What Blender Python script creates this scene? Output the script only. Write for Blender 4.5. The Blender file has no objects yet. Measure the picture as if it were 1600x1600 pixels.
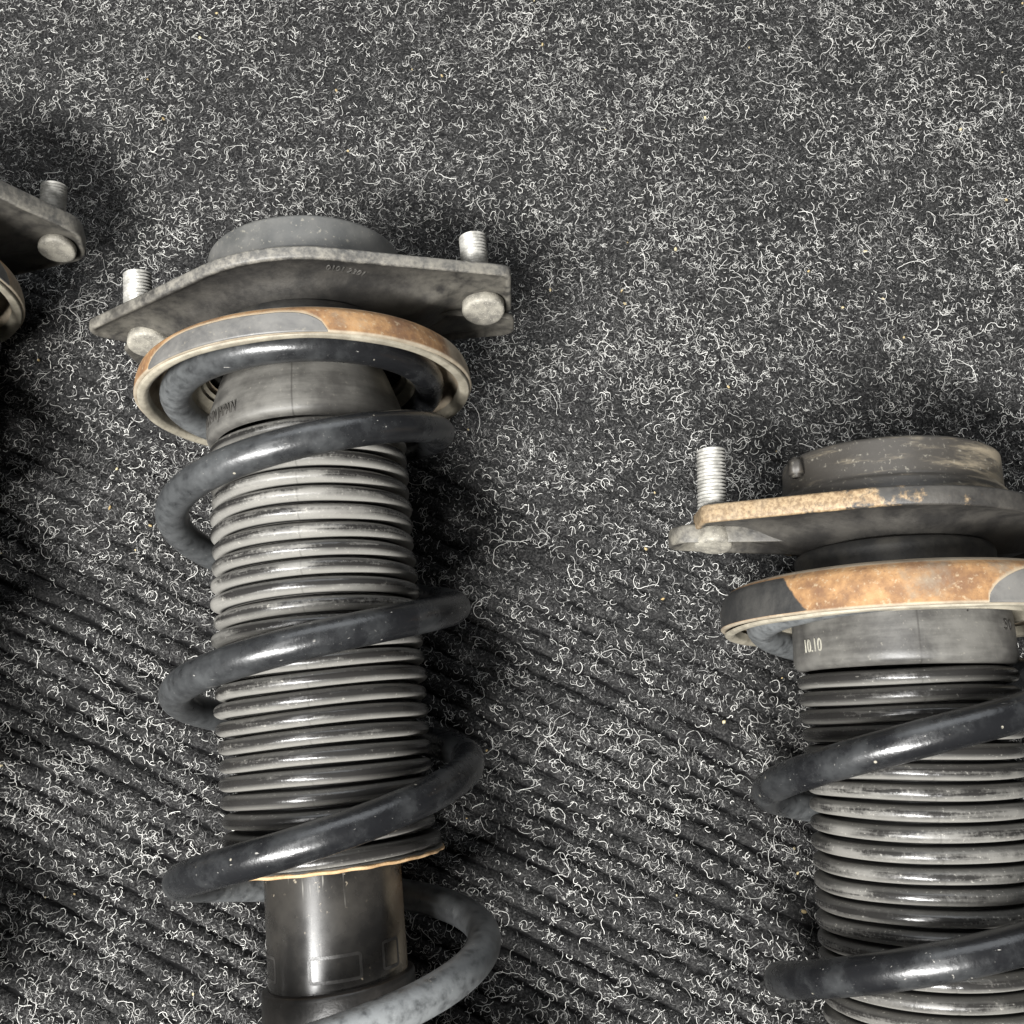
import bpy, bmesh, math, random
import numpy as np
from mathutils import Vector, Matrix, Euler
R_ = math.radians
rng = np.random.default_rng(7)
random.seed(7)
sc = bpy.context.scene
COL = sc.collection
MM = 0.001

# ------------------------------------------------------------ camera
cd = bpy.data.cameras.new("camera")
cam = bpy.data.objects.new("camera", cd)
COL.objects.link(cam)
cam.location = (0, 0, 0.452)
cam.rotation_euler = (R_(13.0), 0, 0)
cd.sensor_width = 36.0
cd.lens = 36.0 * 1500.0 / 1600.0
cd.clip_start = 0.01
cd.clip_end = 50
cd.dof.use_dof = False
sc.camera = cam

# ------------------------------------------------------------ world and lamps
w = bpy.data.worlds.new("World")
sc.world = w
w.use_nodes = True
bg = w.node_tree.nodes["Background"]
bg.inputs[0].default_value = (0.93, 0.96, 1.0, 1)
bg.inputs[1].default_value = 0.04


def area(name, loc, target, sx, sy, power, col):
    l = bpy.data.lights.new(name, 'AREA')
    l.shape = 'RECTANGLE'
    l.size = sx
    l.size_y = sy
    l.energy = power
    l.color = col
    o = bpy.data.objects.new(name, l)
    o.location = loc
    o.rotation_euler = (Vector(target) - Vector(loc)).to_track_quat('-Z', 'Y').to_euler()
    COL.objects.link(o)
    return o


area("ceiling_lamp_near", (-0.42, -0.60, 1.26), (0, 0.05, 0), 0.80, 0.12, 62, (1.0, 0.99, 0.97))
area("ceiling_lamp_overhead", (-0.60, 0.15, 1.7), (0, 0.05, 0), 1.0, 0.20, 10, (1.0, 0.99, 0.97))
area("doorway_daylight", (0.0, 1.7, 1.35), (0.1, 0.2, 0), 2.0, 1.2, 21, (0.92, 0.96, 1.0))

sc.view_settings.view_transform = 'Standard'
sc.view_settings.look = 'None'
sc.view_settings.exposure = 0.13
sc.view_settings.gamma = 1.0
try:
    sc.cycles_curves.shape = 'THICK'
except Exception:
    pass
sc.cycles.max_bounces = 5
sc.cycles.diffuse_bounces = 2
sc.cycles.glossy_bounces = 3


# ------------------------------------------------------------ node helper
class NT:
    def __init__(s, name):
        s.m = bpy.data.materials.new(name)
        s.m.use_nodes = True
        s.t = s.m.node_tree
        s.b = s.t.nodes["Principled BSDF"]

    def n(s, typ, **kw):
        nd = s.t.nodes.new(typ)
        for k, v in kw.items():
            setattr(nd, k, v)
        return nd

    def l(s, a, b):
        s.t.links.new(a, b)

    def val(s, x, sock):
        if hasattr(x, 'is_linked') or hasattr(x, 'links'):
            s.l(x, sock)
        else:
            sock.default_value = x

    def math(s, op, a, b=0.0, c=0.0, clamp=False):
        nd = s.n('ShaderNodeMath', operation=op, use_clamp=clamp)
        s.val(a, nd.inputs[0])
        s.val(b, nd.inputs[1])
        s.val(c, nd.inputs[2])
        return nd.outputs[0]

    def coord(s, scale=(1, 1, 1), loc=(0, 0, 0)):
        tc = s.n('ShaderNodeTexCoord')
        mp = s.n('ShaderNodeMapping')
        mp.inputs['Scale'].default_value = scale
        mp.inputs['Location'].default_value = loc
        s.l(tc.outputs['Object'], mp.inputs[0])
        return mp.outputs[0]

    def noise(s, vec, scale, detail=4, rough=0.55, dist=0.0):
        nd = s.n('ShaderNodeTexNoise')
        s.l(vec, nd.inputs['Vector'])
        nd.inputs['Scale'].default_value = scale
        nd.inputs['Detail'].default_value = detail
        nd.inputs['Roughness'].default_value = rough
        nd.inputs['Distortion'].default_value = dist
        return nd.outputs[0]

    def ramp(s, x, a, b, lo=0.0, hi=1.0):
        nd = s.n('ShaderNodeMapRange')
        nd.interpolation_type = 'SMOOTHSTEP'
        s.val(x, nd.inputs[0])
        nd.inputs[1].default_value = a
        nd.inputs[2].default_value = b
        nd.inputs[3].default_value = lo
        nd.inputs[4].default_value = hi
        return nd.outputs[0]

    def mix(s, f, a, b):
        nd = s.n('ShaderNodeMix', data_type='RGBA')
        s.val(f, nd.inputs[0])
        for x, k in ((a, 6), (b, 7)):
            if isinstance(x, tuple):
                nd.inputs[k].default_value = (*x, 1) if len(x) == 3 else x
            else:
                s.l(x, nd.inputs[k])
        return nd.outputs[2]

    def attr(s, name):
        nd = s.n('ShaderNodeAttribute')
        nd.attribute_name = name
        return nd.outputs['Fac']

    def fin(s, col=None, rough=None, metal=None, bump=None, bs=0.3, bd=0.0004, spec=None):
        if col is not None:
            s.val((*col, 1) if isinstance(col, tuple) else col, s.b.inputs['Base Color'])
        if rough is not None:
            s.val(rough, s.b.inputs['Roughness'])
        if metal is not None:
            s.val(metal, s.b.inputs['Metallic'])
        if spec is not None:
            s.val(spec, s.b.inputs['Specular IOR Level'])
        if bump is not None:
            nd = s.n('ShaderNodeBump')
            nd.inputs['Strength'].default_value = bs
            nd.inputs['Distance'].default_value = bd
            s.l(bump, nd.inputs['Height'])
            s.l(nd.outputs[0], s.b.inputs['Normal'])
        return s.m


DUST = (0.36, 0.33, 0.27)


def seam_line(t, col, deg, k=0.6, wid=0.011):
    tc = t.n('ShaderNodeTexCoord')
    sp = t.n('ShaderNodeSeparateXYZ')
    t.l(tc.outputs['Object'], sp.inputs[0])
    a = t.math('ARCTAN2', sp.outputs[0], t.math('MULTIPLY', sp.outputs[1], -1.0))
    nz = t.noise(t.coord((1, 1, 1)), 150, 3)
    d = t.math('ABSOLUTE', t.math('SUBTRACT', t.math('ADD', a, t.math('MULTIPLY', t.math('SUBTRACT', nz, 0.5), 0.01)), R_(deg)))
    m = t.math('MULTIPLY', t.ramp(d, wid, wid * 0.4), k)
    return t.mix(m, col, (0.03, 0.028, 0.025))


def mat_bellows(seed, dirt, seam=0.0):
    t = NT("bellows_rubber")
    streak = t.noise(t.coord((28, 28, 420), (seed, 0, 0)), 1.0, 5, 0.6)
    fine = t.noise(t.coord((1, 1, 1), (seed, 1, 0)), 900, 4, 0.6)
    blot = t.noise(t.coord((1, 1, 1), (seed, 2, 0)), 38, 4, 0.6)
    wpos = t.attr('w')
    band = t.math('MULTIPLY', t.ramp(wpos, 0.12, 0.36), t.ramp(wpos, 0.80, 0.58))
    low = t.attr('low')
    base = None
    x = t.math('ADD', t.math('MULTIPLY', low, 0.22), t.math('MULTIPLY', streak, 0.0))
    x = t.math('SUBTRACT', 0.0, x)
    x = t.math('ADD', x, t.math('MULTIPLY', streak, 0.9))
    x0 = t.math('ADD', t.math('MULTIPLY', streak, 0.9), t.math('MULTIPLY', blot, 0.55))
    x = t.math('ADD', x, t.math('MULTIPLY', blot, 0.55))
    x = t.math('ADD', x, t.math('MULTIPLY', fine, 0.25))
    wear = t.math('MULTIPLY', band, t.ramp(x, 0.98 - dirt, 0.78 - dirt))
    base = t.mix(t.ramp(blot, 0.3, 0.7), (0.09, 0.087, 0.08), (0.20, 0.193, 0.177))
    base = t.mix(t.ramp(wpos, 0.40, 0.08, 0, 0.5), base, (0.045, 0.043, 0.039))  # upper rib faces: thinner dust, plus shade put into the colour
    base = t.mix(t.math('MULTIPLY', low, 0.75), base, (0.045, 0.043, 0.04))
    base = t.mix(t.ramp(wpos, 0.72, 0.97), base, (0.27, 0.262, 0.24))  # lower rib edges: dust, plus light from that side put into the colour
    base = t.mix(t.ramp(fine, 0.60, 0.74), base, (0.36, 0.345, 0.31))
    col = t.mix(wear, base, (0.022, 0.021, 0.020))
    col = seam_line(t, col, seam, 0.28)
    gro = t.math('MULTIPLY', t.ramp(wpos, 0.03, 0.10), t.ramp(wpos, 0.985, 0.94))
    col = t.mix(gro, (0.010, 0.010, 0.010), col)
    rough = t.math('SUBTRACT', 0.46, t.math('MULTIPLY', wear, 0.24))
    return t.fin(col, rough, 0, t.math('ADD', fine, t.math('MULTIPLY', streak, 0.5)), 0.22, 0.0004)


def mat_collar(seed, seam=0.0):
    t = NT("boot_collar_rubber")
    a = t.noise(t.coord((1, 1, 1), (seed, 0, 0)), 55, 5, 0.62)
    b = t.noise(t.coord((1, 1, 1), (seed, 3, 0)), 700, 4, 0.6)
    st = t.noise(t.coord((30, 30, 260), (seed, 0, 0)), 1.0, 4, 0.6)
    k = t.math('ADD', t.math('MULTIPLY', a, 0.6), t.math('MULTIPLY', st, 0.4))
    col = t.mix(t.ramp(k, 0.33, 0.66), (0.045, 0.043, 0.040), (0.135, 0.13, 0.118))
    col = t.mix(t.ramp(b, 0.60, 0.78, 0, 0.6), col, (0.24, 0.225, 0.19))
    col = seam_line(t, col, seam)
    return t.fin(col, t.ramp(a, 0.3, 0.7, 0.42, 0.6), 0, b, 0.2, 0.0003)


def mat_spring(seed):
    t = NT("black_spring_paint")
    a = t.noise(t.coord((1, 1, 1), (seed, 0, 0)), 60, 5, 0.65)
    sp = t.noise(t.coord((1, 1, 1), (seed, 4, 0)), 1100, 3, 0.6)
    mid = t.noise(t.coord((1, 1, 1), (seed, 8, 0)), 230, 5, 0.6)
    wear = t.attr('wear')
    d = t.math('ADD', t.math('MULTIPLY', t.ramp(a, 0.42, 0.72), 0.16), t.math('MULTIPLY', wear, t.ramp(mid, 0.15, 0.62)), clamp=True)
    col = t.mix(d, (0.0085, 0.0088, 0.0098), (0.17, 0.178, 0.18))
    col = t.mix(t.math('MULTIPLY', t.ramp(sp, 0.675, 0.74), t.ramp(a, 0.4, 0.6, 0.15, 0.6)), col, (0.26, 0.255, 0.24))
    ch = t.noise(t.coord((1, 1, 1), (seed, 7, 5)), 310, 5, 0.7, 1.2)
    chm = t.math('MULTIPLY', t.ramp(ch, 0.66, 0.70), t.ramp(a, 0.50, 0.62))
    col = t.mix(chm, col, (0.26, 0.25, 0.23))
    scv = t.noise(t.coord((60, 900, 900), (seed, 2, 2)), 1.0, 2, 0.5)
    col = t.mix(t.math('MULTIPLY', t.ramp(scv, 0.72, 0.76), t.ramp(mid, 0.48, 0.58)), col, (0.30, 0.29, 0.27))
    vo = t.n('ShaderNodeTexVoronoi')
    t.l(t.coord((1, 1, 1), (seed, 0, 0)), vo.inputs['Vector'])
    vo.inputs['Scale'].default_value = 130
    col = t.mix(t.math('MULTIPLY', t.ramp(vo.outputs['Distance'], 0.085, 0.045), t.ramp(mid, 0.52, 0.56)), col, (0.30, 0.28, 0.23))
    rough = t.math('ADD', t.math('ADD', 0.20, t.math('MULTIPLY', a, 0.12)), t.math('MULTIPLY', d, 0.30))
    return t.fin(col, rough, 0, t.math('ADD', mid, t.math('MULTIPLY', sp, 0.3)), 0.24, 0.0006, 0.55)


def mat_seat(seed):
    # rust, with a smooth grey painted patch (attribute pad), dark rubber (attribute dark), dusty rim (attribute dust)
    t = NT("rusty_seat_metal")
    a = t.noise(t.coord((1, 1, 1), (seed, 0, 0)), 85, 6, 0.65)
    b = t.noise(t.coord((1, 1, 1), (seed, 4, 0)), 520, 4, 0.65)
    c = t.noise(t.coord((1, 1, 1), (seed, 9, 0)), 30, 3, 0.5)
    rust = t.mix(t.ramp(a, 0.33, 0.68), (0.14, 0.072, 0.036), (0.34, 0.19, 0.078))
    rust = t.mix(t.math('MULTIPLY', t.ramp(b, 0.55, 0.70), 0.7), rust, (0.36, 0.28, 0.18))
    rust = t.mix(t.math('MULTIPLY', t.ramp(b, 0.42, 0.30), 0.5), rust, (0.12, 0.065, 0.035))
    d2 = t.noise(t.coord((1, 1, 1), (seed, 5, 3)), 42, 6, 0.7, 0.4)
    rust = t.mix(t.ramp(d2, 0.56, 0.74, 0, 0.75), rust, (0.20, 0.165, 0.12))
    rust = t.mix(t.math('MULTIPLY', t.ramp(d2, 0.42, 0.30), 0.7), rust, (0.075, 0.048, 0.034))
    dustc = t.mix(t.ramp(a, 0.35, 0.65), (0.24, 0.20, 0.145), (0.36, 0.31, 0.235))
    col = t.mix(t.math('ADD', t.attr('dust'), t.math('MULTIPLY', t.math('SUBTRACT', a, 0.5), 0.5), clamp=True), rust, dustc)
    grey = t.mix(t.ramp(d2, 0.35, 0.65), (0.075, 0.074, 0.073), (0.15, 0.145, 0.135))
    grey = t.mix(t.math('MULTIPLY', t.ramp(b, 0.60, 0.70), 0.5), grey, (0.24, 0.22, 0.18))
    pd = t.math('ADD', t.attr('pad'), t.math('MULTIPLY', t.math('SUBTRACT', a, 0.5), 0.16))
    padm = t.ramp(pd, 0.47, 0.53)
    halo = t.math('MULTIPLY', t.ramp(pd, 0.22, 0.47), t.ramp(pd, 0.60, 0.50))
    col = t.mix(t.math('MULTIPLY', halo, 0.75), col, (0.34, 0.29, 0.21))
    col = t.mix(padm, col, grey)
    col = t.mix(t.ramp(t.math('ADD', t.attr('dark'), t.math('MULTIPLY', t.math('SUBTRACT', a, 0.5), 0.6)), 0.45, 0.55), col, t.mix(t.ramp(d2, 0.35, 0.65), (0.016, 0.016, 0.016), (0.05, 0.048, 0.044)))
    rough = t.math('SUBTRACT', 0.72, t.math('MULTIPLY', padm, 0.28))
    h = t.math('ADD', t.math('MULTIPLY', t.math('SUBTRACT', 1.0, padm), t.math('ADD', t.math('MULTIPLY', b, 0.6), a)), t.math('MULTIPLY', padm, 1.6))
    return t.fin(col, rough, 0, h, 0.5, 0.0005)


def mat_plate(seed, rust):
    t = NT("mount_plate_paint")
    a = t.noise(t.coord((1, 1, 1), (seed, 0, 0)), 70, 6, 0.65)
    b = t.noise(t.coord((1, 1, 1), (seed, 4, 0)), 600, 5, 0.65)
    c = t.noise(t.coord((1, 1, 1), (seed, 4, 2)), 170, 5, 0.65)
    col = t.mix(t.ramp(a, 0.35, 0.7), (0.020, 0.019, 0.018), (0.052, 0.048, 0.042))
    edge = t.attr('edge')
    if not rust:
        edge = t.math('MULTIPLY', edge, t.ramp(t.math('ADD', t.attr('side'), t.math('MULTIPLY', t.math('SUBTRACT', c, 0.5), 0.8)), 1.0, 0.25, 0.62, 1.0))
    e = t.math('ADD', edge, t.math('MULTIPLY', t.math('SUBTRACT', c, 0.5), 1.3))
    dustc = t.mix(t.ramp(t.math('ADD', t.math('MULTIPLY', b, 0.45), t.math('MULTIPLY', c, 0.55)), 0.38, 0.66), (0.07, 0.068, 0.064), (0.21, 0.197, 0.17))
    if rust:
        dustc = t.mix(t.ramp(b, 0.35, 0.65), (0.16, 0.105, 0.055), (0.33, 0.24, 0.14))
    e2 = t.ramp(e, 0.48, 0.86)
    if rust:
        e2 = t.math('MULTIPLY', e2, t.ramp(t.math('ADD', t.attr('side'), t.math('MULTIPLY', t.math('SUBTRACT', c, 0.5), 1.6)), 0.25, 0.50))
    col = t.mix(e2, col, dustc)
    col = t.mix(t.math('MULTIPLY', t.attr('dust'), t.ramp(c, 0.3, 0.65)), col, (0.17, 0.158, 0.132))
    return t.fin(col, t.ramp(a, 0.3, 0.7, 0.45, 0.62), 0, t.math('ADD', b, c), 0.35, 0.0005)


def mat_cap(seed, tan):
    t = NT("mount_cap_rubber")
    a = t.noise(t.coord((1, 1, 1), (seed, 0, 0)), 60, 6, 0.6)
    b = t.noise(t.coord((1, 1, 1), (seed, 4, 0)), 500, 5, 0.65)
    st = t.noise(t.coord((1, 1, 6), (seed, 4, 0)), 45, 5, 0.65)
    if tan:
        col = t.mix(t.ramp(t.math('ADD', st, t.math('MULTIPLY', t.attr('side'), -0.25)), 0.14, 0.46), (0.25, 0.21, 0.15), (0.040, 0.036, 0.031))
    else:
        col = t.mix(t.ramp(a, 0.3, 0.7), (0.065, 0.066, 0.064), (0.115, 0.113, 0.106))
    col = t.mix(t.math('MULTIPLY', t.ramp(b, 0.58, 0.7), 0.5), col, (0.30, 0.28, 0.23))
    return t.fin(col, t.ramp(a, 0.3, 0.7, 0.45, 0.65), 0, b, 0.25, 0.0004)


def mat_simple(name, c1, c2, scale, rough, metal=0.0, bs=0.25, speck=None):
    t = NT(name)
    a = t.noise(t.coord(), scale, 6, 0.62)
    b = t.noise(t.coord(loc=(2, 0, 0)), scale * 9, 4, 0.6)
    col = t.mix(t.ramp(a, 0.34, 0.66), c1, c2)
    if speck:
        col = t.mix(t.ramp(b, 0.60, 0.68), col, speck)
    return t.fin(col, rough, metal, b, bs, 0.0004)


def mat_tube():
    t = NT("black_tube_paint")
    a = t.noise(t.coord(), 45, 5, 0.6)
    scr = t.noise(t.coord((900, 900, 26)), 1.0, 3, 0.6)
    b = t.noise(t.coord((1, 1, 1), (3, 0, 0)), 420, 4, 0.6)
    cl = t.noise(t.coord((1, 1, 0.6), (6.3, 0, 0)), 42, 3, 0.5)
    scm = t.math('MULTIPLY', t.ramp(scr, 0.60, 0.68), t.ramp(cl, 0.57, 0.66))
    col = t.mix(t.ramp(a, 0.35, 0.7), (0.012, 0.0115, 0.011), (0.03, 0.028, 0.025))
    col = t.mix(t.math('MULTIPLY', t.ramp(b, 0.64, 0.72), t.ramp(cl, 0.48, 0.62)), col, (0.30, 0.26, 0.20))
    col = t.mix(scm, col, (0.34, 0.33, 0.30))
    col = t.mix(t.math('MULTIPLY', t.attr('dust'), t.ramp(a, 0.3, 0.55)), col, (0.26, 0.22, 0.16))
    return t.fin(col, t.ramp(a, 0.3, 0.7, 0.21, 0.31), 0.0, a, 0.06, 0.0005, 0.5)


M_STUD = mat_simple("zinc_thread", (0.24, 0.235, 0.215), (0.44, 0.43, 0.40), 260, 0.5, 0.3, 0.2)
M_STUD_TAN = mat_simple("dusty_thread", (0.26, 0.24, 0.20), (0.42, 0.39, 0.32), 260, 0.5, 0.3, 0.2)
M_HEAD = mat_simple("dusty_stud_head", (0.17, 0.16, 0.14), (0.34, 0.32, 0.27), 190, 0.62, 0.1, 0.5, (0.55, 0.52, 0.44))
M_TUBE = mat_tube()
M_BAND = mat_simple("clamp_rubber", (0.010, 0.0095, 0.009), (0.026, 0.024, 0.022), 70, 0.38, 0, 0.3)
M_ISO = mat_simple("beige_dusty_rubber", (0.20, 0.18, 0.14), (0.33, 0.30, 0.235), 120, 0.65, 0, 0.4)
M_HUB = mat_simple("dark_mount_rubber", (0.012, 0.012, 0.012), (0.045, 0.042, 0.036), 80, 0.6, 0, 0.4)
M_RIM = mat_simple("orange_dusty_rim", (0.28, 0.17, 0.08), (0.45, 0.31, 0.17), 160, 0.7, 0, 0.4)
M_INK = mat_simple("dark_moulded_lettering", (0.022, 0.02, 0.018), (0.04, 0.037, 0.032), 160, 0.7)
M_CHALK = mat_simple("pale_dusty_lettering", (0.22, 0.21, 0.18), (0.42, 0.40, 0.33), 420, 0.75)
M_EMB = mat_simple("embossed_digits", (0.05, 0.048, 0.044), (0.09, 0.085, 0.078), 160, 0.55)
M_STICK = mat_simple("sticker_residue", (0.020, 0.019, 0.018), (0.045, 0.043, 0.040), 150, 0.36)


# ------------------------------------------------------------ mesh helpers
def link(name, me, mat, parent=None, smooth=True):
    if mat is not None:
        me.materials.append(mat)
    if smooth:
        me.polygons.foreach_set('use_smooth', [True] * len(me.polygons))
    me.update()
    o = bpy.data.objects.new(name, me)
    COL.objects.link(o)
    if parent is not None:
        o.parent = parent
    return o


def add_attr(me, name, vals):
    a = me.attributes.new(name, 'FLOAT', 'POINT')
    a.data.foreach_set('value', np.asarray(vals, dtype=np.float32))


def lathe(name, prof, mat, parent, segs=96, attrs=None, helix=0.0, a0=0.0, a1=2 * math.pi, wob=None, center=(0, 0)):
    """prof: list of (r, s) in mm; angle 0 = local -Y (up in the scene). attrs: {name: f(a, r, s, i)}"""
    prof = np.array(prof, dtype=float)
    n = len(prof)
    closed = abs((a1 - a0) - 2 * math.pi) < 1e-6
    na = segs if closed else segs + 1
    ang = a0 + (a1 - a0) * np.arange(na) / segs
    A, I = np.meshgrid(ang, np.arange(n), indexing='ij')
    r = prof[I, 0].copy()
    s = prof[I, 1] + helix * ((A / (2 * math.pi))) * (prof[I, 0] > 4.21)
    if wob is not None:
        r, s = wob(A, r, s)
    X = (r * np.sin(A) + center[0]) * MM
    Y = (-r * np.cos(A) + center[1]) * MM
    Z = s * MM
    V = np.stack([X, Y, Z], -1).reshape(-1, 3)
    F = []
    for i in range(segs):
        j = (i + 1) % na
        for k in range(n - 1):
            F.append((i * n + k, j * n + k, j * n + k + 1, i * n + k + 1))
    me = bpy.data.meshes.new(name)
    me.from_pydata(V.tolist(), [], F)
    if attrs:
        Af = A.reshape(-1)
        for nm, fn in attrs.items():
            add_attr(me, nm, fn(Af, prof[I, 0].reshape(-1), prof[I, 1].reshape(-1), I.reshape(-1)))
    bm = bmesh.new()
    bm.from_mesh(me)
    bmesh.ops.recalc_face_normals(bm, faces=bm.faces)
    bm.to_mesh(me)
    bm.free()
    return link(name, me, mat, parent)


def adeg(A):
    """signed angle in degrees, 0 = top"""
    d = np.degrees(A) % 360
    return np.where(d > 180, d - 360, d)


def sstep(x, a, b):
    t = np.clip((x - a) / (b - a), 0, 1)
    return t * t * (3 - 2 * t)


def rnd_prof(pts, rad=1.0, n=4):
    """round the inner corners of a (r,s) polyline"""
    out = [pts[0]]
    for i in range(1, len(pts) - 1):
        p0, p, p1 = (np.array(q, float) for q in (pts[i - 1], pts[i], pts[i + 1]))
        d0 = p0 - p
        d1 = p1 - p
        l0, l1 = np.linalg.norm(d0), np.linalg.norm(d1)
        k = min(rad, l0 * 0.45, l1 * 0.45)
        q0 = p + d0 / l0 * k
        q1 = p + d1 / l1 * k
        for t in np.linspace(0, 1, n + 1):
            out.append(tuple((1 - t) ** 2 * q0 + 2 * t * (1 - t) * p + t * t * q1))
    out.append(pts[-1])
    return out


def tube_along(name, pts, rad, mat, parent, sides=20, attrs=None, cap=True):
    P = np.array(pts)
    n = len(P)
    T = np.gradient(P, axis=0)
    T /= np.linalg.norm(T, axis=1)[:, None]
    N = np.zeros_like(P)
    ref = P.copy()
    ref[:, 2] = 0                                   # radial direction as the frame
    ref /= np.linalg.norm(ref, axis=1)[:, None]
    N = ref - (ref * T).sum(1)[:, None] * T
    N /= np.linalg.norm(N, axis=1)[:, None]
    B = np.cross(T, N)
    a = np.linspace(0, 2 * np.pi, sides, endpoint=False)
    rr = np.broadcast_to(np.asarray(rad, float), (n,))
    V = P[:, None, :] + rr[:, None, None] * (np.cos(a)[None, :, None] * N[:, None, :] + np.sin(a)[None, :, None] * B[:, None, :])
    V = V.reshape(-1, 3)
    F = []
    for i in range(n - 1):
        for k in range(sides):
            k2 = (k + 1) % sides
            F.append((i * sides + k, i * sides + k2, (i + 1) * sides + k2, (i + 1) * sides + k))
    F.append(tuple(range(sides))[::-1])
    F.append(tuple((n - 1) * sides + k for k in range(sides)))
    me = bpy.data.meshes.new(name)
    me.from_pydata(V.tolist(), [], F)
    if attrs:
        for nm, v in attrs.items():
            add_attr(me, nm, np.repeat(v, sides))
    return link(name, me, mat, parent)


def text_mesh(body, size, sx, depth=0.0):
    c = bpy.data.curves.new("lettering", 'FONT')
    c.body = body
    c.size = 1.0
    c.extrude = depth / size if size else 0
    c.resolution_u = 3
    c.align_x = 'CENTER'
    c.align_y = 'CENTER'
    o = bpy.data.objects.new("lettering", c)
    COL.objects.link(o)
    dg = bpy.context.evaluated_depsgraph_get()
    me = bpy.data.meshes.new_from_object(o.evaluated_get(dg))
    bpy.data.objects.remove(o)
    V = np.array([v.co[:] for v in me.vertices])
    V[:, 0] *= size * sx
    V[:, 1] *= size
    V[:, 2] *= size
    return me, V


def wrap_text(name, body, size, sx, R, ac, s0, mat, parent, depth=0.25, slant=0.0):
    """lettering bent round a cylinder: ac = centre angle in degrees, s0 = centre height (mm)"""
    me, V = text_mesh(body, size, sx, depth)
    a = R_(ac) + (V[:, 0] + slant * V[:, 1]) / R
    r = R(V[:, 1] + s0) if callable(R) else R + V[:, 2]
    P = np.stack([r * np.sin(a), -r * np.cos(a), V[:, 1] + s0], -1) * MM
    me.vertices.foreach_set('co', P.reshape(-1))
    return link(name, me, mat, parent, smooth=False)


# ------------------------------------------------------------ strut parts
def hull_outline(r0, lobes, corner, n=360):
    """radial outline of circle r0 joined with rounded lobes; returns R(angle) samples. lobes: (x, ylo, yhi)"""
    pts = [(r0 * math.cos(t), r0 * math.sin(t)) for t in np.linspace(0, 2 * np.pi, 180, endpoint=False)]
    for (x, lo, hi) in lobes:
        sg = 1 if x > 0 else -1
        for y in (lo + corner, hi - corner):
            for t in np.linspace(0, 2 * np.pi, 40, endpoint=False):
                pts.append((x - sg * corner + corner * math.cos(t), y + corner * math.sin(t)))
    pts = sorted(set((round(a, 5), round(b, 5)) for a, b in pts))

    def half(ps):
        h = []
        for p in ps:
            while len(h) > 1 and (h[-1][0] - h[-2][0]) * (p[1] - h[-2][1]) - (h[-1][1] - h[-2][1]) * (p[0] - h[-2][0]) <= 0:
                h.pop()
            h.append(p)
        return h[:-1]
    H = np.array(half(pts) + half(pts[::-1]))
    out = []
    for k in range(n):
        a = 2 * np.pi * k / n
        d = np.array([math.sin(a), math.cos(a)])          # angle 0 = up (y here = height)
        best = 0
        for i in range(len(H)):
            p, q = H[i], H[(i + 1) % len(H)]
            e = q - p
            den = d[0] * e[1] - d[1] * e[0]
            if abs(den) < 1e-12:
                continue
            t = (p[0] * e[1] - p[1] * e[0]) / den
            u = (p[0] * d[1] - p[1] * d[0]) / den
            if t > 0 and -1e-6 <= u <= 1 + 1e-6:
                best = max(best, t)
        out.append(best)
    return np.array(out)


def polar_plate(name, Ra, stations, mat, parent, attrs=None):
    """stations: (fraction or inset mm, s) list from the centre top, over the edge, back to the centre bottom.
    each is (kind, value, s): kind 'f' = fraction of outline, 'i' = inset from outline"""
    n = len(Ra)
    a = 2 * np.pi * np.arange(n) / n
    V = []
    for (kd, v, s) in stations:
        r = Ra * v if kd == 'f' else (Ra - v if kd == 'i' else np.full(n, float(v)))
        ss = s(a, r) if callable(s) else np.full(n, float(s))
        V.append(np.stack([r * np.sin(a), -r * np.cos(a), ss], -1))
    m = len(V)
    V = np.concatenate(V) * MM
    F = []
    for k in range(m - 1):
        for i in range(n):
            j = (i + 1) % n
            F.append((k * n + i, k * n + j, (k + 1) * n + j, (k + 1) * n + i))
    me = bpy.data.meshes.new(name)
    me.from_pydata(V.tolist(), [], F)
    if attrs:
        A = np.tile(a, m)
        K = np.repeat(np.arange(m), n)
        for nm, fn in attrs.items():
            add_attr(me, nm, fn(A, K, V))
    bm = bmesh.new()
    bm.from_mesh(me)
    bmesh.ops.recalc_face_normals(bm, faces=bm.faces)
    bm.to_mesh(me)
    bm.free()
    return link(name, me, mat, parent)


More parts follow.
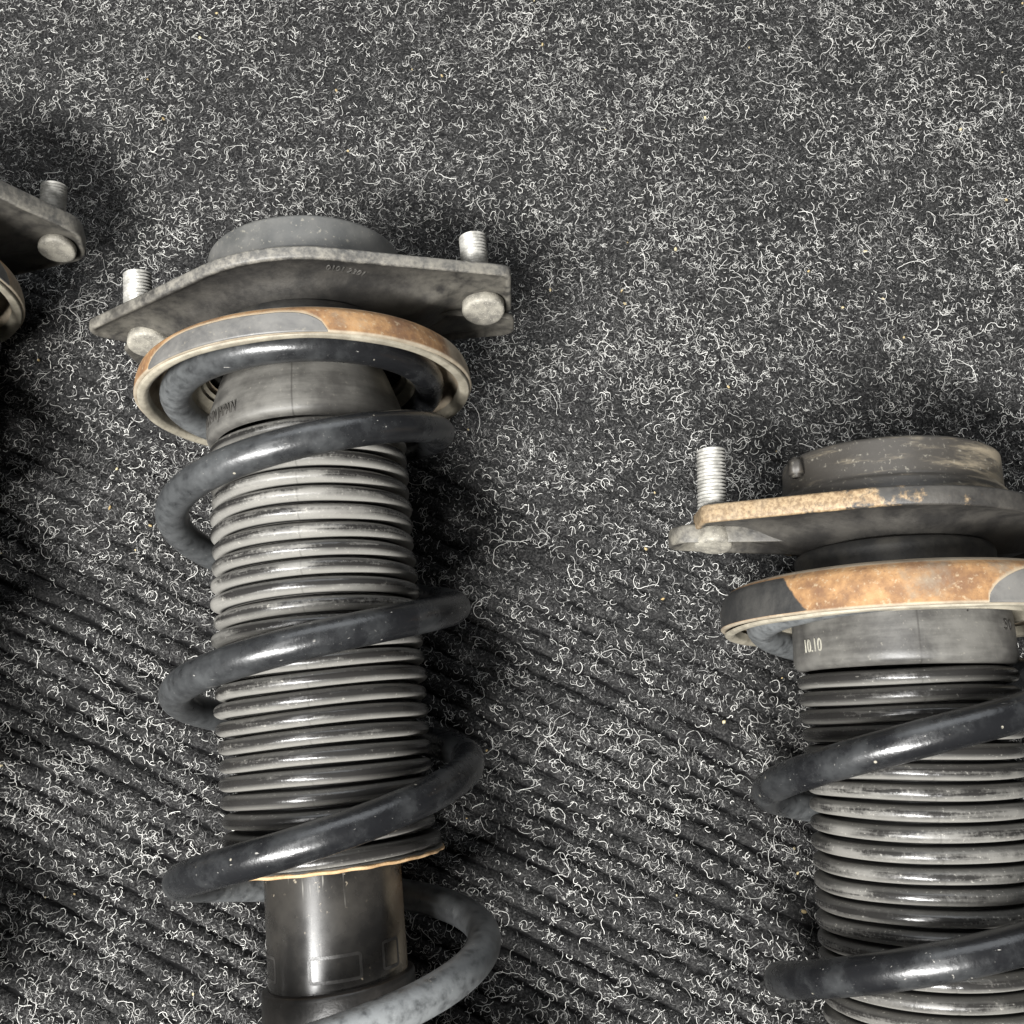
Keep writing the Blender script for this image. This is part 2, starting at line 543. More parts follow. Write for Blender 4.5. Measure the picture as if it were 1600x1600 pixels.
def build_strut(label, loc, theta, P):
    root = bpy.data.objects.new("suspension_strut", None)
    COL.objects.link(root)
    root.empty_display_size = 0.05
    # local Z -> world +Y, local -Y -> world +Z, then turned by theta about the world's Z
    root.location = loc
    root.rotation_euler = (Matrix.Rotation(theta, 4, 'Z') @ Matrix.Rotation(R_(P.get('pitch', 0)), 4, 'X') @ Matrix.Rotation(-math.pi / 2, 4, 'X') @ Matrix.Rotation(R_(P.get('roll', 0)), 4, 'Z')).to_euler()
    root['label'] = label
    root['category'] = 'suspension strut'
    root['group'] = 'car suspension struts laid side by side on the carpet'
    seed = P['seed']

    # --- top mount: plate, cap, hub, studs
    s1, s0 = P['plate']                                   # top and underside of the rim
    mx = P.get('mx', 0.0)
    Ra = hull_outline(P.get('plate_r', 57), P['lobes'], P['corner'], 360)
    pocket = [(x, h) for (x, h, L) in P['studs']]

    def under(a, r, base):
        x = r * np.sin(a)
        h = r * np.cos(a)
        out = np.full_like(r, float(base))
        return out
    st = [('r', 20, s1 + 1.0), ('r', 38, s1 + 1.0), ('f', 0.8, s1 + 0.3), ('i', 3.0, s1), ('i', 1.2, s1 - 0.1), ('i', 0.35, s1 - 0.5), ('i', 0, s1 - 1.2),
          ('i', 0, (s0 + s1) / 2), ('i', 0, s0 + 0.9), ('i', 0.3, s0 + 0.3), ('i', 1.0, s0), ('i', 2.2, s0 + 0.1), ('i', 2.9, s0 + 0.8),
          ('i', 4.0, s0 + 1.2), ('f', 0.86, s0 + 1.2), ('f', 0.78, s0 + 0.9), ('f', 0.70, s0 - 1.2), ('f', 0.62, s0 - 4.4), ('f', 0.55, s0 - 7.0), ('r', 27, s0 - 8.5), ('r', 20, s0 - 8.5)]
    edge_of = np.array([0, 0, 0, .6, .8, .9, 1, 1, 1, .9, .8, .55, .3, .15, .0, 0, 0, 0, 0, 0, 0])
    plate = polar_plate("mount_plate", Ra, st, mat_plate(seed, P.get('rusty', False)), root,
                        {'edge': lambda A, K, V: edge_of[K],
                         'side': lambda A, K, V: sstep(-V[:, 0] * 1000, -22, 90),
                         'dust': lambda A, K, V: P.get('pdust', 0.5) * sstep(np.abs(V[:, 0]) * 1000, 30, 75)})
    plate.location.x = mx * MM
    cr, cs = P['cap']
    cap = lathe("rubber_cap", rnd_prof([(cr - 14, cs - 2.5), (cr - 9, cs - 0.6), (cr - 2, cs), (cr, cs - 1.2), (cr + 0.4, s1 + 8), (cr + 2.2, s1 + 6.5), (cr + 3.2, s1 + 2), (cr + 5, s1 - 0.5)], 1.2),
                mat_cap(seed, P.get('tan', False)), root, 128, {'side': lambda A, r, s, i: sstep(adeg(A), -20, 60)})
    cap.location.x = (mx + P.get('cmx', 0)) * MM
    for aa in P.get('nubs', ()):
        me = bpy.data.meshes.new("nub")
        bm = bmesh.new()
        bmesh.ops.create_cube(bm, size=1)
        for v in bm.verts:
            v.co.x *= 6.5 * MM * (0.8 if v.co.z > 0 else 1)
            v.co.y *= 5 * MM
            v.co.z *= 8 * MM
        bmesh.ops.bevel(bm, geom=bm.edges[:], offset=1.2 * MM, segments=2, affect='EDGES')
        bm.to_mesh(me)
        bm.free()
        o = link("nub", me, cap.data.materials[0], cap)
        rr = (cr + 3.5) * MM
        o.location = (rr * math.sin(R_(aa)), -rr * math.cos(R_(aa)), (s1 + P.get('nub_h', 4)) * MM)
        o.rotation_euler = (0, 0, R_(aa))
    lathe("center_nut", rnd_prof([(0.01, cs - 4), (9, cs - 4), (10.5, cs - 6), (10.5, s1 + 2), (26, s1 + 1)], 0.6), M_TUBE, root, 6 * 6, None)
    # hub between mount and spring seat
    lathe("mount_hub", rnd_prof([(20, s0 - 6), (36, s0 - 6.5), (38, s0 - 9), (37, 17), (41, 15.2), (45, 13.5)], 1.5), M_HUB, root, 96)

    # studs with heads (thread ridges are real)
    ut = P.get('ut', 0.0)
    if P.get('under'):
        Rb = hull_outline(P.get('under_r', 54), P['under'], P.get('ucorner', 5.0), 360)
        su = [('r', 22, s0 - 1.0), ('f', .6, s0 - 0.5), ('f', .8, s0 + 0.6), ('i', 6, s0 + .4), ('i', 1.5, s0 - .6), ('i', .3, s0 - 1.2), ('i', 0, s0 - 1.8), ('i', .1, s0 - 3.0 - ut), ('i', .7, s0 - 3.5 - ut), ('i', 1.6, s0 - 3.5 - ut), ('i', 4.5, s0 - 3 - ut),
              ('f', .86, s0 - 1.7), ('f', .72, s0 - 3.0), ('f', .6, s0 - 5.5), ('r', 28, s0 - 7.0), ('r', 22, s0 - 7.0)]
        e2 = np.array([0, 0, 0, 0, .2, .4, .6, .6, .5, .3, .1, 0, 0, 0, 0, 0])
        su = [(k_, v_, z_ + P.get('us', 0.0)) for (k_, v_, z_) in su]
        up = polar_plate("pressed_dish", Rb, su, mat_plate(seed + 3, False), root, {'edge': lambda A, K, V: e2[K] * P.get('under_e', 1), 'dust': lambda A, K, V: P.get('udust', 0.6) * sstep(np.abs(V[:, 0]) * 1000, 40, 80)})
        up.location.x = mx * MM
    for (x, h, L) in P['studs']:
        prof = [(0.01, s1 + L), (3.0, s1 + L), (4.2, s1 + L - 1.3)]
        z = s1 + L - 1.6
        while z > s1 - 1:
            prof += [(4.6, z), (5.75, z - 0.62), (5.75, z - 0.78), (4.6, z - 1.4)]
            z -= 1.48
        sm = M_STUD_TAN if P.get('studtan') else M_STUD
        o = lathe("stud", prof, sm, root, 28, None, helix=1.48, a0=math.pi, a1=3 * math.pi)
        o.location = ((x + mx) * MM, -h * MM, 0)
        hr = P.get('head_r', 8.6)
        ht = P.get('head_t', 4.3)
        hp = [(0.01, s0 - ht), (hr * .8, s0 - ht + .05), (hr * .9, s0 - ht + .2), (hr * .975, s0 - ht + .7), (hr, s0 - ht + 1.3), (hr, s0 + 0.3), (hr - 1.2, s0 + 1.2)]
        hd = lathe("stud_head", hp, M_HEAD, o, 40, None, wob=lambda A, r, s: (r * (1 + 0.02 * np.sin(3 * A + x)), s + 0.12 * np.sin(2 * A)))
        hd.rotation_euler = (R_(-13), R_(3), 0)
    if P.get('digits'):
        me, V = text_mesh(P['digits'], 4.6, 0.82, 0.2)
        # lies on the underside of the plate, follows its upper edge
        rad = 47.0
        a = R_(31) + V[:, 0] / rad
        r = rad + V[:, 1]
        # sits on the sloping dish of the underside, read from the strut's lower end
        Rl = np.interp(np.degrees(a) % 360, np.arange(360), Ra)
        fr = r / Rl
        ss = np.interp(fr, [.55, .62, .70, .78, .86, .95], [s0 - 7.0, s0 - 4.4, s0 - 1.2, s0 + .9, s0 + 1.2, s0 + 1.2])
        co = np.stack([r * np.sin(a), -r * np.cos(a), ss - 0.12 - V[:, 2]], -1) * MM
        me.vertices.foreach_set('co', co.reshape(-1))
        dg = link("embossed_digits", me, M_EMB, plate, smooth=False)

    mt = R_(P.get('mtilt', 0))
    if mt:
        for o in list(root.children):
            if o.name.split('.')[0] in ('mount_plate', 'rubber_cap', 'pressed_dish', 'stud'):
                x0 = o.location.x
                o.rotation_euler = (0, mt, 0)
                o.location.x = x0 - s0 * MM * math.sin(mt)
                o.location.z = -x0 * math.sin(mt) + s0 * MM * (1 - math.cos(mt))
    # --- spring seat (pan), its dusty insulator rims
    sr, sh = P.get('seat_r', 68.5), P.get('seat_h', 13.0)
    seat_prof = rnd_prof([(40, sh + 2.0), (52, sh + 1.6), (sr - 9, sh + 0.3), (sr - 4.6, sh - 0.9), (sr - 1.4, sh - 3.6), (sr - 0.1, sh - 7.5), (sr + 0.3, 2.0), (sr + 0.5, 0.3), (sr - 1.0, -0.2), (sr - 3.2, 0.6),
                          (sr - 4.3, 3.0), (sr - 7, sh - 4.5), (sr - 12, sh - 3), (46, sh - 3), (40, sh - 2)], 1.3, 4)
    # add more rings on the outer wall for the patch masks
    dense = []
    for i in range(len(seat_prof) - 1):
        p, q = np.array(seat_prof[i]), np.array(seat_prof[i + 1])
        k = max(1, int(np.linalg.norm(q - p) / 0.5))
        for t in range(k):
            dense.append(tuple(p + (q - p) * t / k))
    dense.append(seat_prof[-1])

    def outer(r, s, i):
        return i < len(dense) * 0.72
    pads = P['pads']

    def f_pad(A, r, s, i):
        d = adeg(A)
        v = np.zeros_like(d)
        for (a0, a1, top, k0, k1) in pads:
            # signed inside measure: patch whose ends round off
            u0 = (d - a0) / k0
            u1 = (a1 - d) / k1
            e = np.clip(np.minimum(u0, u1), 0, 1)
            lim = top * np.sqrt(1 - (1 - e) ** 2)
            v = np.maximum(v, np.where((r > sr - 7), 0.5 + 0.16 * (lim - s) * np.where(e > 0, 1, 1.0), 0) * (e > 0))
        return np.clip(v, 0, 1) * (s > 0.1)

    def f_dark(A, r, s, i):
        d = adeg(A)
        v = np.zeros_like(d)
        for (a0, a1) in P.get('darks', ()):
            v = np.maximum(v, sstep(d, a0 - 2, a0 + 2) * (1 - sstep(d - 0.7 * (8 - s), a1 - 7, a1 + 7)))
        return np.where((s > 0.9) & (r > sr - 3), v, 0)

    def f_dust(A, r, s, i):
        d = adeg(A)
        v = np.maximum(1 - sstep(s, 0.3, 1.2), np.zeros_like(d))
        for (a0, a1) in P.get('dusts', ()):
            v = np.maximum(v, 0.9 * sstep(d, a0, a1) if a1 > a0 else 0.9 * sstep(-d, -a0, -a1))
        v = np.maximum(v, (r < sr - 4) * 0.8)
        return v
    seat = lathe("spring_seat", dense, mat_seat(seed), root, 256, {'pad': f_pad, 'dark': f_dark, 'dust': f_dust})
    seat.location = (P.get('sx', 0) * MM, 0, P.get('ss', 0) * MM)
    si = lathe("seat_insulator", rnd_prof([(sr - 5.4, 3.5), (sr - 5.2, 0.2), (sr - 3.4, -1.0), (sr - 1.2, -0.6), (sr - 0.9, 0.4)], 0.8), M_ISO, root, 160,
          wob=lambda A, r, s: (r + 0.25 * np.sin(5 * A) * 1.0, s - 1.3 * (1 - np.cos(A)) + 0.15 * np.sin(9 * A)))
    si.location = seat.location
    lathe("bump_ring", rnd_prof([(40.0, 10), (47.5, 8.5), (49, 4), (48.2, 2.2), (46, 2.6), (44.8, 6), (42, 8)], 0.7), M_ISO, root, 128)

    # --- dust boot collar + bellows
    cr2 = P.get('collar_r', 40.2)
    cb = P.get('collar_bot', -18.0)
    if P.get('collar_straight'):
        cprof = [(cr2 - 9, 13), (cr2 - 3, 12), (cr2 - 0.6, 9), (cr2, 4), (cr2 + 0.2, -6), (cr2 + 0.4, cb + 4), (cr2 - 0.2, cb + 1.4), (cr2 - 2.0, cb + 0.2), (cr2 - 4, cb)]
    else:
        cprof = [(cr2 - 12, 14), (cr2 - 8, 13), (cr2 - 5.8, 8), (cr2 - 3.6, 1.5), (cr2 - 1.4, -5), (cr2 - 0.2, -10), (cr2 + 0.35, cb + 4.4), (cr2, cb + 2.0), (cr2 - 1.3, cb + 0.7), (cr2 - 3.5, cb + 0.2)]
    collar = lathe("boot_collar", rnd_prof(cprof, 2.0, 3), mat_collar(seed, P['seam']), root, 128,
                   wob=lambda A, r, s: (r + 0.12 * np.sin(3 * A + 1) - 0.25 * np.exp(-((adeg(A) - P['seam']) / 0.45) ** 2), s))
    cpr = np.array(cprof)[::-1]

    def coll_R(s):
        return np.interp(s, cpr[:, 1], cpr[:, 0]) + 0.18
    for (body, size, sx, ac, ss, kind, sl) in P['marks']:
        wrap_text("lettering", body, size, sx, coll_R(ss), ac, ss, M_INK if kind == 'ink' else M_CHALK, collar, 0.12, sl)

    pitch = P.get('pitch_mm', 6.74)
    nr = P['ribs']
    br = P.get('bel_r', 40.0)
    prof, wv, rid = [], [], []
    rs = np.random.default_rng(seed * 13 + 5)
    for k in range(nr):
        top = cb - 0.4 - k * pitch
        hw = (pitch - 0.55) / 2
        c = top - hw - 0.25
        dr = rs.normal(0, 0.22)
        last = (k == nr - 1)
        for t in np.linspace(-1, 1, 13):
            r = br + dr + (1.6 if last else 0) - 5.2 * (1 - (1 - abs(t) ** 2.6) ** 0.5)
            prof.append((r, c - t * hw * 0.98))
            wv.append((t + 1) / 2)
        prof.append((br - 7.2, c - hw - 0.28))
        wv.append(0.02)
    wv = np.array(wv)
    zb = prof[-1][1]
    rz = rs.normal(0, 1, (nr * 14 + 2, 2))

    def wobb(A, r, s):
        ph = (np.arange(r.shape[1]) // 14)
        return r + 0.4 * np.sin(2 * A + ph * 0.35) + rz[ph, 0] * 0.25 * np.cos(A + rz[ph, 1]) + 0.10 * np.sin(5 * A + ph * 1.7) - 0.20 * np.exp(-((adeg(A) - P['seam']) / 0.4) ** 2), s + 0.4 * np.sin(A * 1.0 + ph * 0.45) + 0.2 * np.sin(3 * A + ph * 0.8)
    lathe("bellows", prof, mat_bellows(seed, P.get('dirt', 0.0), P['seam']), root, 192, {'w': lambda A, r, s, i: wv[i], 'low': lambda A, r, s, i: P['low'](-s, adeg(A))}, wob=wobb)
    # bottom rim of the boot
    lathe("boot_rim", rnd_prof([(br - 7, zb + 2), (br - 2.0, zb + 1.2), (br + 0.2, zb + 0.9), (br + 1.3, zb + 0.6), (br + 1.7, zb - 0.1)], 0.4), mat_collar(seed + 2), root, 128)
    lathe("boot_rim_edge", rnd_prof([(br + 1.5, zb + 0.2), (br + 2.2, zb - 0.2), (br + 1.7, zb - 1.2), (br - 2, zb - 1.4), (br - 12, zb - 0.5), (br - 13, zb + 1)], 0.5), M_RIM, root, 192,
          wob=lambda A, r, s: (r + 0.18 * np.sin(17 * A) + 0.14 * np.sin(29 * A + 1), s + 0.12 * np.sin(23 * A)))

    # --- coil spring
    T, S = zip(*P['coil'])
    T = np.array(T, float)
    S = np.array(S, float)
    t = np.linspace(T[0], T[-1], int((T[-1] - T[0]) * 26))
    # catmull-like smooth interpolation
    m = np.gradient(S, T)
    idx = np.clip(np.searchsorted(T, t) - 1, 0, len(T) - 2)
    hh = T[idx + 1] - T[idx]
    u = (t - T[idx]) / hh
    sv = (2 * u**3 - 3 * u**2 + 1) * S[idx] + (u**3 - 2 * u**2 + u) * hh * m[idx] + (-2 * u**3 + 3 * u**2) * S[idx + 1] + (u**3 - u**2) * hh * m[idx + 1]
    ang = R_(90) - t * math.pi / 2
    Rc = P.get('coil_r', 54.0) + 0.0 * t
    Rc = Rc - 2.5 * sstep(-t, 0.3, 1.6)
    pts = np.stack([Rc * np.sin(ang), -Rc * np.cos(ang), sv], -1) * MM
    rad = P.get('wire', 6.2) * MM
    wear = np.zeros_like(t)
    for (c0, wd, am) in P.get('wear', ()):
        wear = np.maximum(wear, am * np.exp(-((t - c0) / wd) ** 2))
    tube_along("coil_spring", pts, rad, mat_spring(seed), root, 28, {'wear': wear})

    # --- damper tube, clamp band, lower seat (mostly beyond the frame)
    tb = P.get('tube_r', 25.2)
    lathe("damper_tube", rnd_prof([(8, zb + 2), (tb - 1.5, zb + 2), (tb, zb + 0.5), (tb, -325), (tb - 2, -326)], 0.5), M_TUBE, root, 96, {'dust': lambda A, r, s, i: sstep(adeg(A), 50, 80) * (adeg(A) < 120)})
    lathe("clamp_band", rnd_prof([(tb + 0.1, -221.4), (tb + 2.0, -221.8), (tb + 2.5, -223), (tb + 2.6, -247), (tb, -248)], 0.6), M_BAND, root, 96,
          wob=lambda A, r, s: (r, s + 0.8 * np.sin(A)))
    lathe("lower_spring_seat", rnd_prof([(tb, -305), (40, -305), (58, -302), (63, -297), (64, -299), (59, -305), (40, -309), (tb, -309)], 1.5), M_TUBE, root, 96, {'dust': lambda A, r, s, i: 0.3 + 0 * A})
    for (a0, w_, s_, h_) in P.get('stickers', ()):
        V, F = [], []
        pts2 = []
        cr_ = 1.6
        for (cx, cy, st_) in ((w_ / 2 - cr_, h_ / 2 - cr_, 0), (-w_ / 2 + cr_, h_ / 2 - cr_, 90), (-w_ / 2 + cr_, -h_ / 2 + cr_, 180), (w_ / 2 - cr_, -h_ / 2 + cr_, 270)):
            for q in range(5):
                an = R_(st_ + q * 22.5)
                pts2.append((cx + cr_ * math.cos(an), cy + cr_ * math.sin(an), math.cos(an), math.sin(an)))
            # along the next straight side, extra points so it bends with the tube
        full = []
        for i in range(len(pts2)):
            p, q = pts2[i], pts2[(i + 1) % len(pts2)]
            dd = math.hypot(p[0] - q[0], p[1] - q[1])
            kk = max(1, int(dd / 1.2))
            for g in range(kk):
                full.append(tuple(p[z] + (q[z] - p[z]) * g / kk for z in range(4)))
        n = len(full)
        for (x, y, nx, ny) in full:
            for off in (0, -1.1):
                X, Y = x + nx * off, y + ny * off
                a = R_(a0) + X / tb
                V.append(((tb + .09) * math.sin(a) * MM, -(tb + .09) * math.cos(a) * MM, (s_ + Y) * MM))
        for i in range(n):
            j = (i + 1) % n
            F.append((2 * i, 2 * j, 2 * j + 1, 2 * i + 1))
        me = bpy.data.meshes.new("sticker_residue")
        me.from_pydata(V, [], F)
        link("sticker_residue", me, M_STICK, root)
    return root


coilA = [(-4.6, 3.2), (-4, 4.2), (-3, 4.0), (-2, 2.6), (-1.3, 0), (-0.7, -9), (0, -18), (1, -35.0), (2, -49.4), (3, -70), (4, -91), (5, -105.5), (6, -118.2), (7, -134),
         (8, -151), (9, -169.9), (10, -184.3), (11, -199.5), (12, -214.7), (13, -229), (14, -246), (15, -264), (16, -280), (17, -290), (18, -294)]
build_strut("middle strut with JAPAN on its rubber boot and a half grey, half rusty spring seat", (-0.0856, 0.134, 0.072), R_(5.8), dict(
    seed=1, plate=(42.0, 36.8), plate_r=56, lobes=[(88.0, -12, 26), (-87.5, 3, 13)], corner=4.0, under=[(89.0, -26, -7), (-79, -24, -1)], under_r=20, under_e=0.15, studs=[(74, 10, 22), (-68, 8, 20)], cmx=1.4, mx=1.5, sx=1.0, ss=1.6, seat_r=67.8,
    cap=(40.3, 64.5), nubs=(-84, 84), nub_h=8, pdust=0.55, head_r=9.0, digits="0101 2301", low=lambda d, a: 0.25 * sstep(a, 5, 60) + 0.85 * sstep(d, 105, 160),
    pads=[(-47, 17, 8.3, 22, 12)], dusts=[(-62, -84), (60, 66)],
    marks=[("MADE IN JAPAN", 6.6, 0.60, -50, -11.0, 'ink', 0.0)], seam=3,
    ribs=24, coil=coilA, wear=[(-1.9, 0.75, 0.75), (1.9, 0.8, 0.35), (5.9, 0.7, 0.25), (10.8, 0.7, 0.8), (12.8, 0.9, 1.0), (2.8, .5, .7)], dirt=0.0,
    stickers=[(-66, 16, -214, 9), (8, 19, -214, 9), (58, 9, -213, 10)]))

coilB = [(-4.6, 9.0), (-4, 9.5), (-3, 9), (-2, 4), (-1.3, -3), (-0.7, -10), (0, -19), (1, -37.0), (2, -59.0), (3, -75), (4, -90), (5, -106), (6, -127), (7, -143),
         (8, -160), (9, -177), (10, -192), (11, -206), (12, -219), (13, -233), (14, -248), (15, -264), (16, -280), (17, -290), (18, -294)]
build_strut("rightmost strut, its mount plate edge and spring seat coated in orange rust", (0.153, 0.040, 0.072), R_(0.8), dict(
    seed=4, ut=4.4, us=2.6, head_t=5.8, plate=(45.0, 37.6), plate_r=56, mtilt=2.3, lobes=[(88, -16, 18), (-80, -4, 18)], corner=4.0, under=[(-89, -15, 3), (89, -20, 5)], under_r=20, under_e=0.12, ucorner=7, udust=1.0, studs=[(75, 0, 22), (-74, 8, 25)], mx=1.0, ss=1.5, seat_h=16.5, coil_r=55, rusty=True,
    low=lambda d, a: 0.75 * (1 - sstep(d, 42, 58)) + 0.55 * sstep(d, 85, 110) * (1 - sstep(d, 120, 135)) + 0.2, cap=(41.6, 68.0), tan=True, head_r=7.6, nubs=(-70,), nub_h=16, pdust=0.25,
    pads=[(2, 70, 13.5, 26, 20)], darks=[(-100, -52)], dusts=[(-88, -100), (75, 90)],
    marks=[("10.10", 7.2, 0.72, -72, -7.0, 'chalk', 0.0), ("50", 5.5, 1.3, 42, -2, 'ink', 0.0), ("-- :-'", 6.0, 0.9, 11, 4, 'ink', 0.0)], seam=-13, collar_straight=True, collar_r=40.6, collar_bot=-15.7,
    ribs=23, coil=coilB, wear=[(-2.0, 1.2, 0.8), (2.9, 0.5, 0.7)], dirt=0.10, bel_r=40.0))

build_strut("strut at the left edge, only its dark mount tip and seat rim showing", (-0.286, 0.185, 0.072), R_(3.0), dict(
    roll=17, seed=9, low=lambda d, a: 0.2 + 0 * d, plate=(42.0, 33.5), plate_r=66, lobes=[(90, -24, 14), (-88, -18, 18)], corner=13.0, studs=[(77, 2, 17.5), (-72, 0, 18)], mx=2.0,
    cap=(40.3, 64.5), nubs=(-60, 60), pdust=0.35, head_r=8.2, head_t=3.2,
    pads=[(-70, 75, 12, 20, 20)], dusts=[(70, 80)], marks=[], seam=0,
    ribs=23, coil=coilA, wear=[(-2.0, 1.0, 0.9)], dirt=0.05))


# ------------------------------------------------------------ carpet
PSI = R_(-25)
PIT = 0.0095
CA, SA = math.cos(PSI), math.sin(PSI)


def vnoise(x, y, seed):
    """cheap smooth 2-D value noise"""
    r = np.random.default_rng(seed)
    G = r.random((64, 64))
    xi = np.floor(x).astype(int)
    yi = np.floor(y).astype(int)
    fx = x - xi
    fy = y - yi
    fx = fx * fx * (3 - 2 * fx)
    fy = fy * fy * (3 - 2 * fy)
    g = lambda i, j: G[i % 64, j % 64]
    return (g(xi, yi) * (1 - fx) + g(xi + 1, yi) * fx) * (1 - fy) + (g(xi, yi + 1) * (1 - fx) + g(xi + 1, yi + 1) * fx) * fy


def rib_amp(x, y):
    g = np.clip((0.29 - (y + 0.28 * x)) / 0.32, 0.27, 0.95)
    return g * (0.74 + 0.26 * np.clip(vnoise(x / 0.022 + 5, y / 0.018, 31) * 1.5 - 0.2, 0, 1))


def carpet_z(x, y):
    u = x * CA + y * SA
    v = -x * SA + y * CA
    vv = v + 0.0022 * (vnoise(u / 0.05, v / 0.03, 3) - 0.5) + 0.0013 * (vnoise(u / 0.012, v / 0.01, 5) - 0.5)
    ph = (vv / PIT) % 1.0
    ridge = np.clip(np.sin(np.pi * ph), 0, 1) ** 0.5
    n = 0.0006 * (vnoise(u / 0.0035, v / 0.003, 8) - 0.5)
    amp = rib_amp(x, y)
    return -0.0032 + 0.0054 * (1 - amp * (1 - ridge)) + n, ph


# base sheet: fine across the ribs
US = np.arange(-0.85, 0.85, 0.003)
VS = np.arange(-0.75, 0.85, 0.00085)
U, Vv = np.meshgrid(US, VS, indexing='ij')
X = U * CA - Vv * SA
Y = U * SA + Vv * CA
keep = (X > -0.52) & (X < 0.52) & (Y > -0.32) & (Y < 0.62)
Z, PH = carpet_z(X, Y)
AMP = rib_amp(X, Y)
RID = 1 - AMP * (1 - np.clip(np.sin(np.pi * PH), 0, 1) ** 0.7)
nu, nv = U.shape
idx = np.arange(nu * nv).reshape(nu, nv)
kq = keep[:-1, :-1] & keep[1:, :-1] & keep[1:, 1:] & keep[:-1, 1:]
Q = np.stack([idx[:-1, :-1][kq], idx[1:, :-1][kq], idx[1:, 1:][kq], idx[:-1, 1:][kq]], -1)
used = np.unique(Q)
remap = -np.ones(nu * nv, int)
remap[used] = np.arange(len(used))
Q = remap[Q]
Vt = np.stack([X.reshape(-1)[used], Y.reshape(-1)[used], Z.reshape(-1)[used]], -1)
me = bpy.data.meshes.new("carpet")
me.vertices.add(len(Vt))
me.vertices.foreach_set('co', Vt.astype(np.float32).reshape(-1))
me.loops.add(Q.size)
me.loops.foreach_set('vertex_index', Q.reshape(-1).astype(np.int32))
me.polygons.add(len(Q))
me.polygons.foreach_set('loop_start', (np.arange(len(Q)) * 4).astype(np.int32))
me.polygons.foreach_set('loop_total', np.full(len(Q), 4, np.int32))
me.update(calc_edges=True)
me.validate()
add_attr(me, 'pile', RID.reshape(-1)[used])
t = NT("carpet_felt")
fz = t.noise(t.coord((1, 1, 1)), 900, 5, 0.7)
bl = t.noise(t.coord((1, 1, 1), (4, 0, 0)), 160, 4, 0.6)
c = t.mix(t.ramp(fz, 0.42, 0.68), (0.008, 0.008, 0.0083), (0.060, 0.0595, 0.058))
c = t.mix(t.ramp(bl, 0.45, 0.7, 0, 0.5), c, (0.028, 0.0275, 0.027))
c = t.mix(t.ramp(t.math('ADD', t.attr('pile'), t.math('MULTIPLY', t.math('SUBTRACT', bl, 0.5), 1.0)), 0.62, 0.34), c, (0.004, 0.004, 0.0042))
t.b.inputs['Sheen Weight'].default_value = 0.0
t.b.inputs['Sheen Roughness'].default_value = 0.45
t.fin(c, 0.95, 0, fz, 0.9, 0.0009, 0.15)
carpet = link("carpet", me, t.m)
carpet['kind'] = 'structure'
carpet['label'] = 'dark ribbed felt carpet under the struts'


def fibres(name, n, length, radius, turns, zlo, zhi, mat, seed, npt=9, label='', ridge_pref=0.0, bounds=(-0.42, 0.42, -0.24, 0.56), clump=0.0, wander=0.12, rise=0.6):
    r = np.random.default_rng(seed)
    m = int(n * 2.4)
    x = r.uniform(bounds[0], bounds[1], m)
    y = r.uniform(bounds[2], bounds[3], m)
    z, ph = carpet_z(x, y)
    pr = np.ones(m)
    amp = rib_amp(x, y)
    pr *= 1 - ridge_pref * amp * (1 - np.clip(np.sin(np.pi * ph), 0, 1) ** 1.5)
    if clump:
        cn = 0.6 * vnoise(x / 0.009 + 9, y / 0.009, seed) + 0.4 * vnoise(x / 0.03 + 3, y / 0.03, seed + 1)
        pr *= np.clip(0.5 + clump * (cn - 0.5) * 3, 0.05, 1)
    k = np.nonzero(r.random(m) < pr)[0][:n]
    x, y, z = x[k], y[k], z[k]
    n = len(k)
    L = r.gamma(length[1], length[0] / length[1], n)
    L = np.clip(L, length[0] * 0.35, length[0] * 4.5)
    az = r.uniform(0, 2 * np.pi, n)
    el = r.normal(0, 0.35, n)
    turn = r.uniform(turns[0], turns[1], n) * r.choice([-1, 1], n)      # total bend of each fibre
    kap = turn / L
    flip = np.where(r.random(n) < 0.3, r.uniform(0.35, 0.65, n), 9.0)     # some bend back into an S
    soft = r.uniform(0.4, 2.2, n)                                          # tighter towards one end
    ds = L / (npt - 1)
    P = np.zeros((n, npt, 3))
    P[:, 0] = np.stack([x, y, z + r.uniform(zlo, zhi, n)], -1)
    for i in range(1, npt):
        f = i / (npt - 1)
        k_ = kap * (0.45 + 1.1 * f ** soft) * np.where(f > flip, -1.0, 1.0)
        az = az + k_ * ds + r.normal(0, wander, n)
        el = el * 0.6 + r.normal(0, rise, n) * 0.5
        P[:, i, 0] = P[:, i - 1, 0] + ds * np.cos(az) * np.cos(el)
        P[:, i, 1] = P[:, i - 1, 1] + ds * np.sin(az) * np.cos(el)
        zz = P[:, i - 1, 2] + ds * np.sin(el)
        cz, _ = carpet_z(P[:, i, 0], P[:, i, 1])
        P[:, i, 2] = np.clip(zz, cz + 0.0001, cz + zhi * 1.6 + 0.0006)
    hc = bpy.data.hair_curves.new(name)
    hc.add_curves([npt] * n)
    hc.position_data.foreach_set('vector', P.astype(np.float32).reshape(-1))
    ra = hc.attributes.get('radius') or hc.attributes.new('radius', 'FLOAT', 'POINT')
    rad = r.uniform(radius[0], radius[1], n)[:, None] * np.ones((1, npt))
    rad[:, -1] *= 0.5
    ra.data.foreach_set('value', rad.astype(np.float32).reshape(-1))
    ta = hc.attributes.new('tint', 'FLOAT', 'CURVE')
    ta.data.foreach_set('value', r.random(n).astype(np.float32))
    hc.materials.append(mat)
    o = bpy.data.objects.new(name, hc)
    COL.objects.link(o)
    o['kind'] = 'stuff'
    o['label'] = label
    o['category'] = 'fibres'
    return o


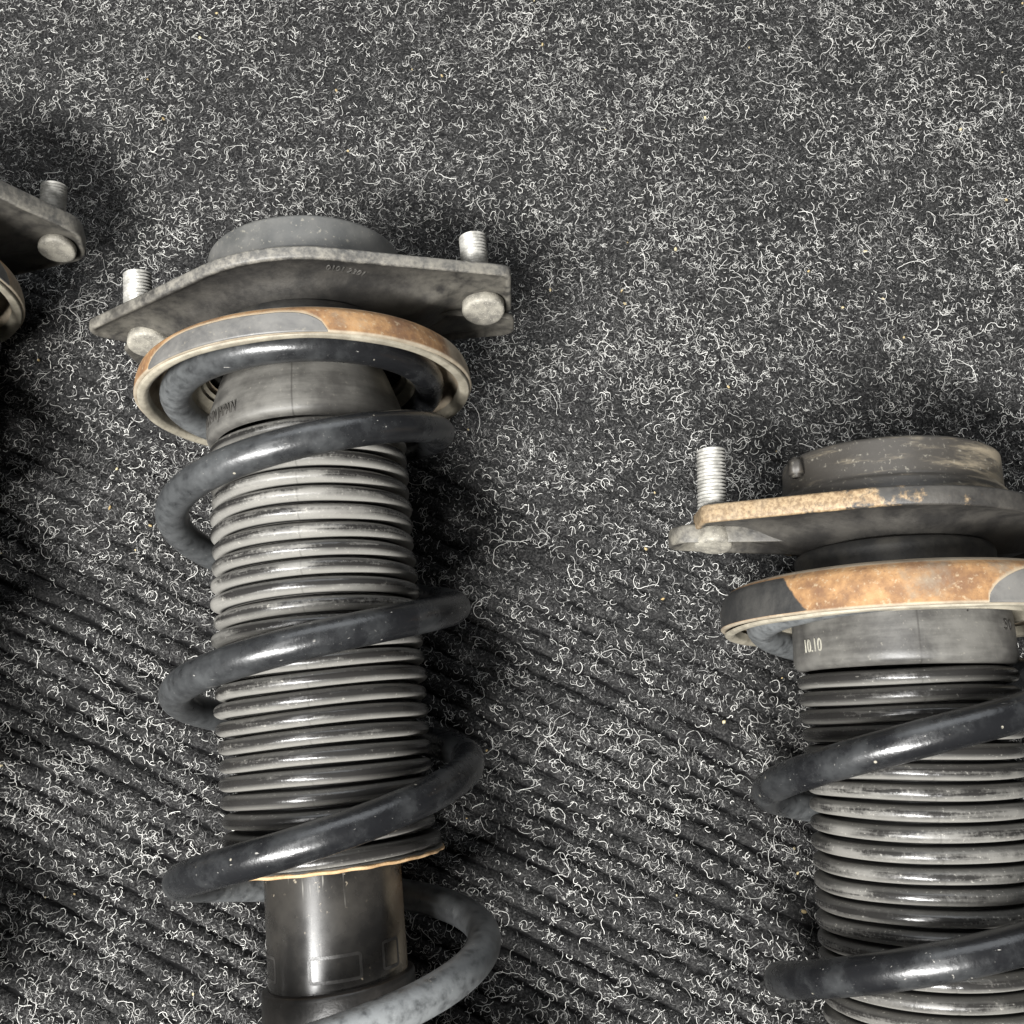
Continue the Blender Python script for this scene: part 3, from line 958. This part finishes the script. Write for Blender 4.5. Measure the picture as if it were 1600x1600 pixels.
def mat_fibre(name, a, b, rough=0.7, power=1.0):
    t = NT(name)
    ti = t.math('POWER', t.attr('tint'), power)
    return t.fin(t.mix(ti, a, b), rough, 0, spec=0.3)


M_F1 = mat_fibre("pale_curl_fibre", (0.10, 0.099, 0.095), (0.80, 0.79, 0.75), 0.6, 0.85)
M_F2 = mat_fibre("dark_felt_fibre", (0.010, 0.010, 0.010), (0.34, 0.335, 0.325), 0.8, 2.6)
fibres("carpet_felt_fuzz", 400000, (0.0018, 3), (0.00006, 0.00011), (0.3, 2.5), -0.0002, 0.0006, M_F2, 21, 5, 'dark grey felt fuzz covering the ribbed carpet', 0.93, clump=0.5)
fibres("carpet_curls", 76000, (0.0040, 3.0), (0.00006, 0.000125), (0.9, 4.2), 0.0001, 0.0017, M_F1, 22, 10, 'pale curly fibres standing out of the black carpet', 0.85, clump=0.45, wander=0.14, rise=0.95)
fibres("long_carpet_threads", 900, (0.013, 3.0), (0.00008, 0.00013), (0.5, 4.5), 0.0006, 0.0022, M_F1, 23, 24, 'long pale loose threads wandering over the carpet', 0.2, wander=0.24)

# crumbs of dirt
me = bpy.data.meshes.new("dirt_crumbs")
bm = bmesh.new()
for i in range(110):
    x, y = random.uniform(-.3, .33), random.uniform(-.14, .42)
    z = float(carpet_z(np.array([x]), np.array([y]))[0][0])
    s = random.uniform(.0004, .0010)
    mt = Matrix.Translation((x, y, z + .0008)) @ Euler((random.random() * 3, random.random() * 3, random.random() * 3)).to_matrix().to_4x4() @ Matrix.Diagonal((s * random.uniform(.6, 1.8), s, s * .7, 1))
    r = bmesh.ops.create_icosphere(bm, subdivisions=1, radius=1, matrix=mt)
    for v in r['verts']:
        v.co += Vector((random.gauss(0, 1), random.gauss(0, 1), random.gauss(0, 1))) * s * .15
bm.to_mesh(me)
bm.free()
cr = link("dirt_crumbs", me, mat_simple("tan_crumb", (0.35, 0.25, 0.11), (0.60, 0.52, 0.32), 90, 0.8), None, smooth=False)
cr['kind'] = 'stuff'
cr['label'] = 'tiny tan crumbs of dirt caught in the carpet'
cr['category'] = 'dirt'
